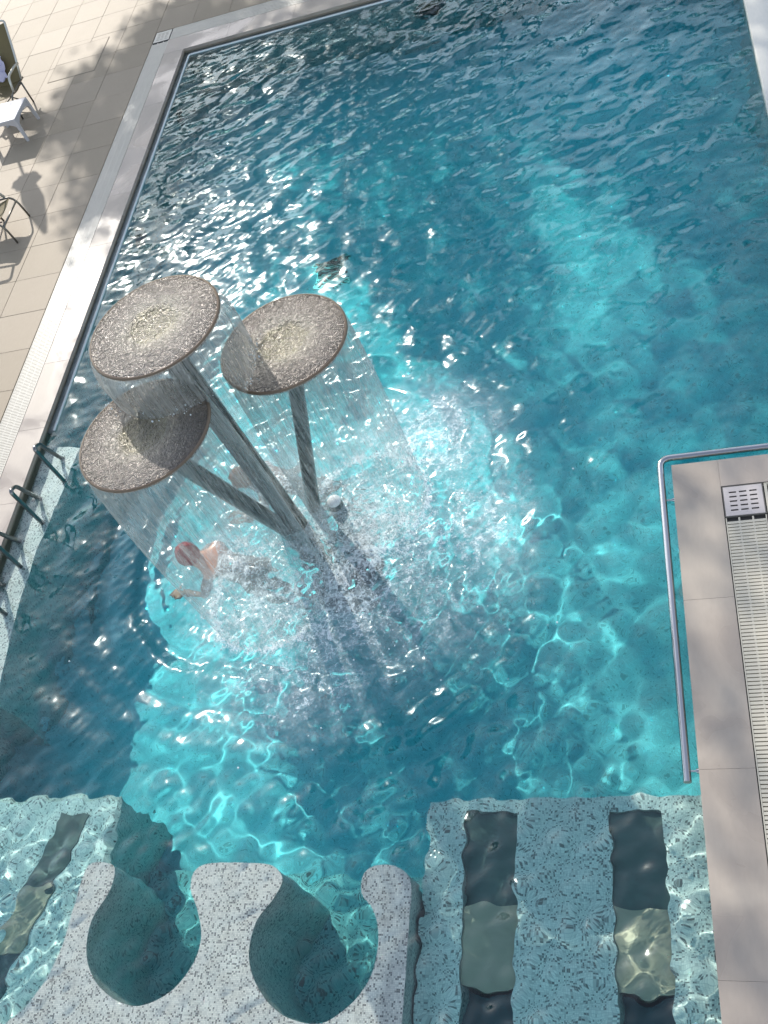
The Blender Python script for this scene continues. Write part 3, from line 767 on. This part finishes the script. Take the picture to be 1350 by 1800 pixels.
# ------------------------------------------------------------------ people in the water
def M_skin(name, col):
    t = NT(name); p = t.pos(); n = t.noise(9, p, 4)
    c = t.mix(n, tuple(x * 0.85 for x in col), tuple(x * 1.1 for x in col))
    return t.surf(t.pbsdf(color=c, rough=0.32, sss=0.0, coat=0.3, coat_rough=0.1))
m_skin = M_skin('wet_skin', (0.56, 0.29, 0.20))
def person(head, face, label, hair_col, short=False):
    """head: centre of the head; face: heading of the face (radians); the body trails behind under water"""
    o = bpy.data.objects.new('person', None)
    fx = Vector((math.cos(face), math.sin(face), 0)); ly = Vector((-fx.y, fx.x, 0)); uz = Vector((0, 0, 1)); H = Vector(head)
    P = lambda a, b, c: H + fx * a + ly * b + uz * c
    V, E, Rr = [], [], []
    def node(p, r, par=None):
        V.append(tuple(p)); Rr.append(r)
        if par is not None: E.append((par, len(V) - 1))
        return len(V) - 1
    pel = node(P(-0.36, 0, -0.40), 0.105); sp = node(P(-0.29, 0, -0.29), 0.098, pel); ch = node(P(-0.20, 0, -0.19), 0.115, sp)
    uc = node(P(-0.13, 0, -0.125), 0.098, ch); nk = node(P(-0.055, 0, -0.075), 0.044, uc); jw = node(P(0.012, 0, -0.030), 0.054, nk)
    hd = node(P(0.0, 0, 0.022), 0.070, jw); tp = node(P(-0.006, 0, 0.062), 0.048, hd)
    node(P(0.080, 0, -0.008), 0.010, jw)                                  # nose
    for s in (1, -1):
        node(P(0.0, s * 0.070, 0.002), 0.011, hd)                         # ears
        sh = node(P(-0.135, s * 0.135, -0.120), 0.052, uc); el = node(P(-0.05, s * 0.205, -0.30), 0.034, sh)
        wr = node(P(0.12, s * 0.16, -0.34), 0.023, el); hn = node(P(0.165, s * 0.145, -0.345), 0.027, wr)
        for k, (b, l) in enumerate(((-0.022, 0.052), (-0.008, 0.062), (0.007, 0.058), (0.021, 0.046))):
            kn = node(P(0.165 + l * 0.6, s * 0.145 + b, -0.345), 0.0072, hn); node(P(0.165 + l, s * 0.145 + b, -0.362), 0.006, kn)
        node(P(0.175, s * (0.145 - 0.045), -0.355), 0.008, wr)            # thumb
        hp = node(P(-0.38, s * 0.075, -0.46), 0.078, pel); kn = node(P(-0.44, s * 0.085, -0.76), 0.052, hp)
        an = node(P(-0.62, s * 0.085, -1.0), 0.032, kn); node(P(-0.70, s * 0.09, -1.06), 0.026, an)
    me = bpy.data.meshes.new('person'); me.from_pydata([(a*S, b*S, c*S) for a, b, c in V], E, [])
    o = bpy.data.objects.new('person', me); COL.objects.link(o)
    sk = o.modifiers.new('skin', 'SKIN'); sk.use_smooth_shade = True
    for i, d in enumerate(me.skin_vertices[0].data): d.radius = (Rr[i] * S,) * 2; d.use_root = (i == 0)
    ss = o.modifiers.new('sub', 'SUBSURF'); ss.levels = 2; ss.render_levels = 2
    me.materials.append(m_skin); tag(o, label, 'person'); receiver(o)
    # hair: a shell over the crown and the back of the head
    b = MB(); nu, nv = 28, 14
    for j in range(nv + 1):
        for i in range(nu):
            u = 2 * math.pi * i / nu; v = math.pi * 0.5 * (1 - j / nv * (1.62 if not short else 1.2))
            lim = 1 - 0.42 * max(0, math.cos(u)) * (j / nv)
            v = math.pi * 0.5 - (math.pi * 0.5 - v) * lim
            k = 1 + 0.05 * math.sin(9 * u + 3 * v) * (j / nv) + 0.02 * math.sin(23 * u)
            b.v.append(tuple(P(-0.004, 0, 0.016) + (fx * (0.087 * math.cos(v) * math.cos(u)) + ly * (0.079 * math.cos(v) * math.sin(u)) + uz * (0.100 * math.sin(v))) * k))
    for j in range(nv):
        for i in range(nu): b.f.append([j*nu+i, (j+1)*nu+i, (j+1)*nu+(i+1) % nu, j*nu+(i+1) % nu])
    h = b.build('hair', M_plain(hair_col[0], hair_col[1], 0.35, var=0.3, nscale=30, bump=0.5, bscale=90, spec=0.25), o, smooth=True)
    # eyes
    for s in (1, -1):
        e = MB().lathe([(0.0001, 0.010), (0.006, 0.008), (0.010, 0.0), (0.006, -0.008), (0.0001, -0.010)], 10).build('eye', M_plain('eye_white', (0.6, 0.58, 0.55), 0.2), o, smooth=True)
        e.location = P(0.060, s * 0.026, 0.022) * S
    return o
person((-3.485, 3.675, 0.03), math.pi, 'person with wet dark red hair bathing under the water curtain, bare shoulders at the surface', ('dark_red_hair', (0.24, 0.006, 0.010)))
person((-3.225, 4.345, -0.03), R_(200), 'person half hidden between the fountain stems, only tanned skin showing through falling water', ('brown_hair', (0.20, 0.085, 0.045)), True)

# ------------------------------------------------------------------ furniture on the left deck
m_white = M_plain('white_resin', (0.43, 0.42, 0.43), 0.28, var=0.05)
m_sling = M_plain('olive_sling', (0.135, 0.105, 0.042), 0.7, bump=0.4, bscale=260)
m_frame = M_plain('pale_alloy_frame', (0.50, 0.49, 0.44), 0.35, 0.5)
m_leg = M_plain('grey_metal_leg', (0.16, 0.15, 0.13), 0.35, 0.6)
def sling_chair(loc, rz, label):
    t = empty('sling_chair', loc, label, 'chair', 'sling chairs on the left deck', rz)
    w2 = 0.21; N = 8
    def sheet(name, pts, wd, m, th=0.006):
        b = MB(); n = len(pts); e = 6
        for (y, z) in pts:
            for i in range(e + 1):
                x = -wd + 2 * wd * i / e; sag = 0.018 * (1 - (x / wd) ** 2)
                b.v.append((x, y, z - sag)); 
        off = len(b.v)
        b.v += [(x, y + th * 0.4, z - th) for x, y, z in b.v]
        for j in range(n - 1):
            for i in range(e):
                a = j*(e+1)+i; c = a + e + 1
                b.f += [[a, a+1, c+1, c], [off+a, off+c, off+c+1, off+a+1]]
        for i in range(e): b.f += [[i, off+i, off+i+1, i+1], [(n-1)*(e+1)+i, (n-1)*(e+1)+i+1, off+(n-1)*(e+1)+i+1, off+(n-1)*(e+1)+i]]
        return b.build(name, m, t, smooth=True, angle=50)
    sheet('backrest', [(0.0 + 0.36*f, 0.25 + 0.52*f - 0.04*math.sin(math.pi*f)) for f in [k/N for k in range(N+1)]], w2 - 0.012, m_sling)
    sheet('seat', [(0.0 - 0.36*f, 0.245 + 0.02*f - 0.03*math.sin(math.pi*f)) for f in [k/N for k in range(N+1)]], w2 - 0.012, m_sling)
    for s in (-1, 1):
        MB().tube(fillet([(s*w2, 0.0, 0.25), (s*w2, 0.18, 0.50), (s*w2, 0.365, 0.785), (s*(w2-0.05), 0.372, 0.797)], 0.03), 0.013, 10).build('back_frame', m_frame, t, smooth=True)
        MB().tube(fillet([(s*w2, 0.05, 0.25), (s*w2, -0.36, 0.265), (s*w2, -0.41, 0.20), (s*w2, -0.43, 0.0)], 0.05), 0.011, 10).build('leg', m_leg, t, smooth=True)
        MB().tube([(s*(w2+0.012), -0.06, 0.25), (s*(w2+0.03), -0.09, 0.0)], 0.011, 10).build('leg', m_leg, t, smooth=True)
        MB().tube(fillet([(s*(w2+0.012), 0.10, 0.40), (s*(w2+0.02), -0.02, 0.425), (s*(w2+0.012), -0.22, 0.42), (s*(w2+0.012), -0.30, 0.27)], 0.05), 0.015, 10).build('armrest', m_frame, t, smooth=True)
        MB().tube([(s*(w2+0.012), -0.06, 0.24), (-s*w2*0.9, -0.10, 0.02)], 0.008, 8).build('brace', m_leg, t, smooth=True)
    MB().tube([(-(w2-0.05), 0.372, 0.797), ((w2-0.05), 0.372, 0.797)], 0.013, 10).build('top_bar', m_frame, t, smooth=True)
    MB().tube([(-w2, -0.405, 0.21), (w2, -0.405, 0.21)], 0.010, 10).build('front_bar', m_leg, t, smooth=True)
    return t
sling_chair((-7.41, 10.70, 0), 0.0, 'olive sling chair with a lilac towel on it behind the white side table')
sling_chair((-6.84, 8.045, 0), R_(90), 'sling chair at the left frame edge, only its metal front frame showing')
tw = MB(); n = 14
for j in range(n + 1):
    for i in range(n + 1):
        f = 0.06 + 0.40 * j / n; x = -7.56 + 0.20 * i / n
        z = 0.25 + 0.52*f + 0.022 + 0.014*math.sin(i*1.1 + j*0.5) + 0.012*math.sin(j*1.5 - i*0.4); y = 10.70 + 0.36*f - 0.04 - 0.02*math.sin(i*0.8 + 1)
        tw.v.append((x + 0.015*math.sin(j*0.9), y, z))
for j in range(n):
    for i in range(n): a = j*(n+1)+i; tw.f.append([a, a+1, a+n+2, a+n+1])
to = tw.build('towel', M_plain('lilac_towel', (0.50, 0.47, 0.58), 0.9, bump=0.5, bscale=200), smooth=True)
md = to.modifiers.new('thick', 'SOLIDIFY'); md.thickness = 0.012
tag(to, 'crumpled lilac towel lying on the olive sling chair', 'towel')

st_ = empty('side_table', (-7.16, 9.965, 0), 'low white plastic side table with splayed legs on the left deck', 'table')
tb = MB(); tb.box(-0.225, 0.225, -0.215, 0.215, 0.268, 0.288, 0.006); tb.build('top', m_white, st_)
for sx in (-1, 1):
    for sy in (-1, 1):
        b = MB(); x0, y0 = sx*0.205, sy*0.195; x1, y1 = sx*0.215, sy*0.212
        for z, x, y, h in ((0.0, x1, y1, 0.013), (0.15, (x0+x1)/2, (y0+y1)/2, 0.017), (0.268, x0, y0, 0.022)):
            b.v += [(x-h, y-h, z), (x+h, y-h, z), (x+h, y+h, z), (x-h, y+h, z)]
        for r in (0, 4): b.f += [[r+i, r+(i+1) % 4, r+4+(i+1) % 4, r+4+i] for i in range(4)]
        b.f += [[3, 2, 1, 0], [8, 9, 10, 11]]
        b.build('leg', m_white, st_)
def apron(axis, s):
    b = MB(); n = 10; L = 0.19
    for i in range(n + 1):
        u = -L + 2*L*i/n; d = 0.028 + 0.055 * abs(u / L) ** 3
        for z in (0.268, 0.268 - d):
            for k in (-0.006, 0.006):
                b.v.append((u, s*0.203 + k, z) if axis == 'x' else (s*0.213 + k, u, z))
    for i in range(n):
        a = i*4; c = a + 4
        b.f += [[a, c, c+2, a+2], [a+1, a+3, c+3, c+1], [a+2, c+2, c+3, a+3], [a, a+1, c+1, c]]
    b.build('apron', m_white, st_)
for s in (-1, 1): apron('x', s); apron('y', s)

# folded parasol: it stands left of the picture, its shadow falls into it
pb = empty('parasol', (-8.20, 11.54, 0), 'folded parasol on the left deck beside the sling chair, casting a spindle shadow', 'parasol')
MB().tube([(0, 0, 0), (0, 0, 2.62)], 0.017, 12).build('pole', m_frame, pb, smooth=True, angle=50)
MB().lathe([(0.20, 0.0), (0.20, 0.035), (0.05, 0.06), (0.001, 0.06)], 28).build('base', m_white, pb, smooth=True, angle=40)
cm = MB(); n = 48
prof = [(0.10, 1.84), (0.125, 1.90), (0.075, 1.97), (0.10, 2.03), (0.115, 2.15), (0.09, 2.35), (0.055, 2.52), (0.028, 2.62), (0.004, 2.63)]
for r, z in prof:
    for k in range(n):
        a = 2*math.pi*k/n; fl_ = 1 + 0.16*math.sin(8*a)*(1 if z < 2.5 else .3) + (0.45*max(0, math.cos(a - 0.4))**4 + .35*max(0, math.cos(a - 3.4))**4)*(1 if z < 1.95 else 0)
        cm.v.append((r*fl_*math.cos(a), r*fl_*math.sin(a), z))
for i in range(len(prof)-1):
    for k in range(n): cm.f.append([i*n+k, i*n+(k+1) % n, (i+1)*n+(k+1) % n, (i+1)*n+k])
cm.build('canopy', M_plain('ecru_canvas', (0.62, 0.57, 0.46), 0.85), pb, smooth=True)

# ------------------------------------------------------------------ trees beyond the far deck, whose shade lies on the pool
poly = [(-5.9, 8.7), (-6.5, 9.55), (-6.75, 10.1), (-6.45, 10.6), (-6.05, 11.3), (-5.6, 12.0), (-4.9, 11.7), (-4.4, 11.9), (-3.5, 12.6), (2.2, 13.5), (3.2, 5), (3.0, -1), (0.0, -1), (-0.15, 1.6), (-0.35, 2.3), (-0.9, 2.6), (-1.2, 3.4),
        (-1.0, 4.4), (-1.6, 5.3), (-2.4, 6.0), (-3.3, 6.6), (-4.2, 7.6), (-5.0, 8.2), (-5.65, 7.8)]
def inside(x, y):
    c = False; j = len(poly) - 1
    for i in range(len(poly)):
        (xi, yi), (xj, yj) = poly[i], poly[j]
        if (yi > y) != (yj > y) and x < (xj - xi) * (y - yi) / (yj - yi) + xi: c = not c
        j = i
    return c
GAPS = [(-1.15, 7.75, 0.42, 0.52), (-1.65, 8.75, 0.22, 0.3), (-1.35, 7.0, 0.34, 0.36), (-4.65, 10.5, 0.5, 0.32), (-0.02, 3.0, 0.2, 0.35), (1.0, 8.2, 0.25, 1.3), (0.05, 1.55, 0.2, 0.2), (-6.05, 9.2, 0.16, 0.2), (-5.55, 9.9, 0.14, 0.25), (-5.75, 8.5, 0.14, 0.2)]
trunks = [(-6.0, 23.5, 7.8), (-1.5, 20.5, 7.4), (2.5, 15.5, 7.0)]
leaves = [[] for _ in trunks]; clump_c = [[] for _ in trunks]
rs = random.Random(5)
def leaf_at(p, k, size):
    d = Vector((rs.gauss(0, 1), rs.gauss(0, 1), rs.gauss(0, 0.6))).normalized(); u = d.cross(Vector((rs.gauss(0, 1), rs.gauss(0, 1), rs.gauss(0, 1)))).normalized()
    L, W = size, size * 0.52
    leaves[k].append((p - d*L, p + u*W - d*L*0.1, p + d*L, p - u*W - d*L*0.1))
cells = 0
for it_ in range(3450):
    gx, gy = (rs.uniform(-7.5, 3.2), rs.uniform(-1, 13.5)) if it_ < 1450 else (rs.uniform(-4.9, 2.2), rs.uniform(6.3, 13.2)) if it_ < 2400 else (rs.uniform(-7.4, -4.8), rs.uniform(7.5, 12.2))
    if not inside(gx, gy): continue
    if any(((gx-a)/(rx+.12))**2 + ((gy-b)/(ry+.12))**2 < 1 for a, b, rx, ry in GAPS): continue
    if math.sin(gx*2.3 + 1.1*math.sin(gy*1.7)) + math.sin(gy*2.1 + 1.3*math.sin(gx*1.9) + 2) < (-1.9 if gy > 8.6 else -1.25 if gx > -5.3 else -1.7): continue
    h = rs.uniform(6.2, 9.4)
    q = Vector((gx, gy, 0)) + SUN * (h / SUN.z)
    k = min(range(len(trunks)), key=lambda i: (q.x - trunks[i][0])**2 + (q.y - trunks[i][1])**2)
    clump_c[k].append(q)
    for _l in range(15):
        leaf_at(q + Vector((rs.gauss(0, 0.19), rs.gauss(0, 0.19), rs.gauss(0, 0.17))), k, rs.uniform(0.06, 0.10))
def M_leaf():
    t = NT('leaf_green'); p = t.pos(); n = t.noise(0.9, p, 3); n2 = t.noise(9, p, 2)
    c = t.mix(t.math('MULTIPLY_ADD', n, 0.6, t.math('MULTIPLY', n2, 0.4)), (0.030, 0.055, 0.014), (0.085, 0.12, 0.035))
    tl = t.add('ShaderNodeBsdfTranslucent'); t.set(tl.inputs[0], t.mix(1.0, c, (1.9, 2.0, 1.0), 'MULTIPLY'))
    m = t.add('ShaderNodeMixShader', i_0=0.45); t.set(m.inputs[1], t.pbsdf(color=c, rough=0.5)); t.set(m.inputs[2], tl)
    return t.surf(m.outputs[0])
m_leaf = M_leaf(); m_bark = M_plain('tree_bark', (0.11, 0.085, 0.06), 0.9, nscale=20, var=0.4, bump=0.8, bscale=30)
tree_lab = ['leafy tree beyond the far deck, leaning left over it', 'leafy tree behind the middle of the far deck', 'leafy tree beside the white coping on the far right']
for k, (tx, ty, th_) in enumerate(trunks):
    if not leaves[k]: continue
    t = empty('leafy_tree', (tx, ty, 0), tree_lab[k], 'tree', 'trees shading the pool'); o_ = Vector((tx, ty, 0))
    b = MB()
    for q in leaves[k]:
        i = len(b.v); b.v += [tuple(v - o_) for v in q]; b.f += [[i, i+1, i+2], [i, i+2, i+3]]
    tag(b.build('crown', m_leaf, t), kind='stuff')
    tm = MB(); c0 = sum((q for q in clump_c[k]), Vector()) / len(clump_c[k]) - o_
    tm.tube([(0, 0, -0.1), (0.03, -0.04, 1.5), (0.12*c0.x, 0.12*c0.y, 3.4), (0.35*c0.x, 0.35*c0.y, 5.0)], [0.24, 0.19, 0.16, 0.13], 12)
    for q in rs.sample(clump_c[k], min(16, len(clump_c[k]))):
        a = Vector((0.3*c0.x, 0.3*c0.y, rs.uniform(3.6, 4.9))); e = q - o_
        tm.tube([tuple(a), tuple(a.lerp(e, 0.5) + Vector((0, 0, 0.25))), tuple(e)], [0.075, 0.045, 0.015], 6)
    tm.build('trunk', m_bark, t, smooth=True, angle=60)

# belt of trees added far out of view to darken the reflections in the ripples
wb = MB(); rw = np.random.default_rng(3)
for _ in range(9000):
    x = rw.uniform(-42, 16); top_ = 7.0 + 2.2 * math.sin(x * 0.55) + 1.3 * math.sin(x * 1.3 + 1); z = top_ * rw.random() ** 0.7; y = 29 + 3 * rw.random() + 0.02 * (x + 10) ** 2 * 0.3
    p = Vector((x, y, z)); d = Vector(rw.normal(0, 1, 3)).normalized(); u = d.cross(Vector(rw.normal(0, 1, 3))).normalized(); i = len(wb.v); k = rw.uniform(0.22, 0.42)
    wb.v += [tuple(p - d*k), tuple(p + u*k*.6 - d*k*.1), tuple(p + d*k), tuple(p - u*k*.6 - d*k*.1)]; wb.f += [[i, i+1, i+2], [i, i+2, i+3]]
tag(wb.build('added_tree_belt', m_leaf), kind='stuff')
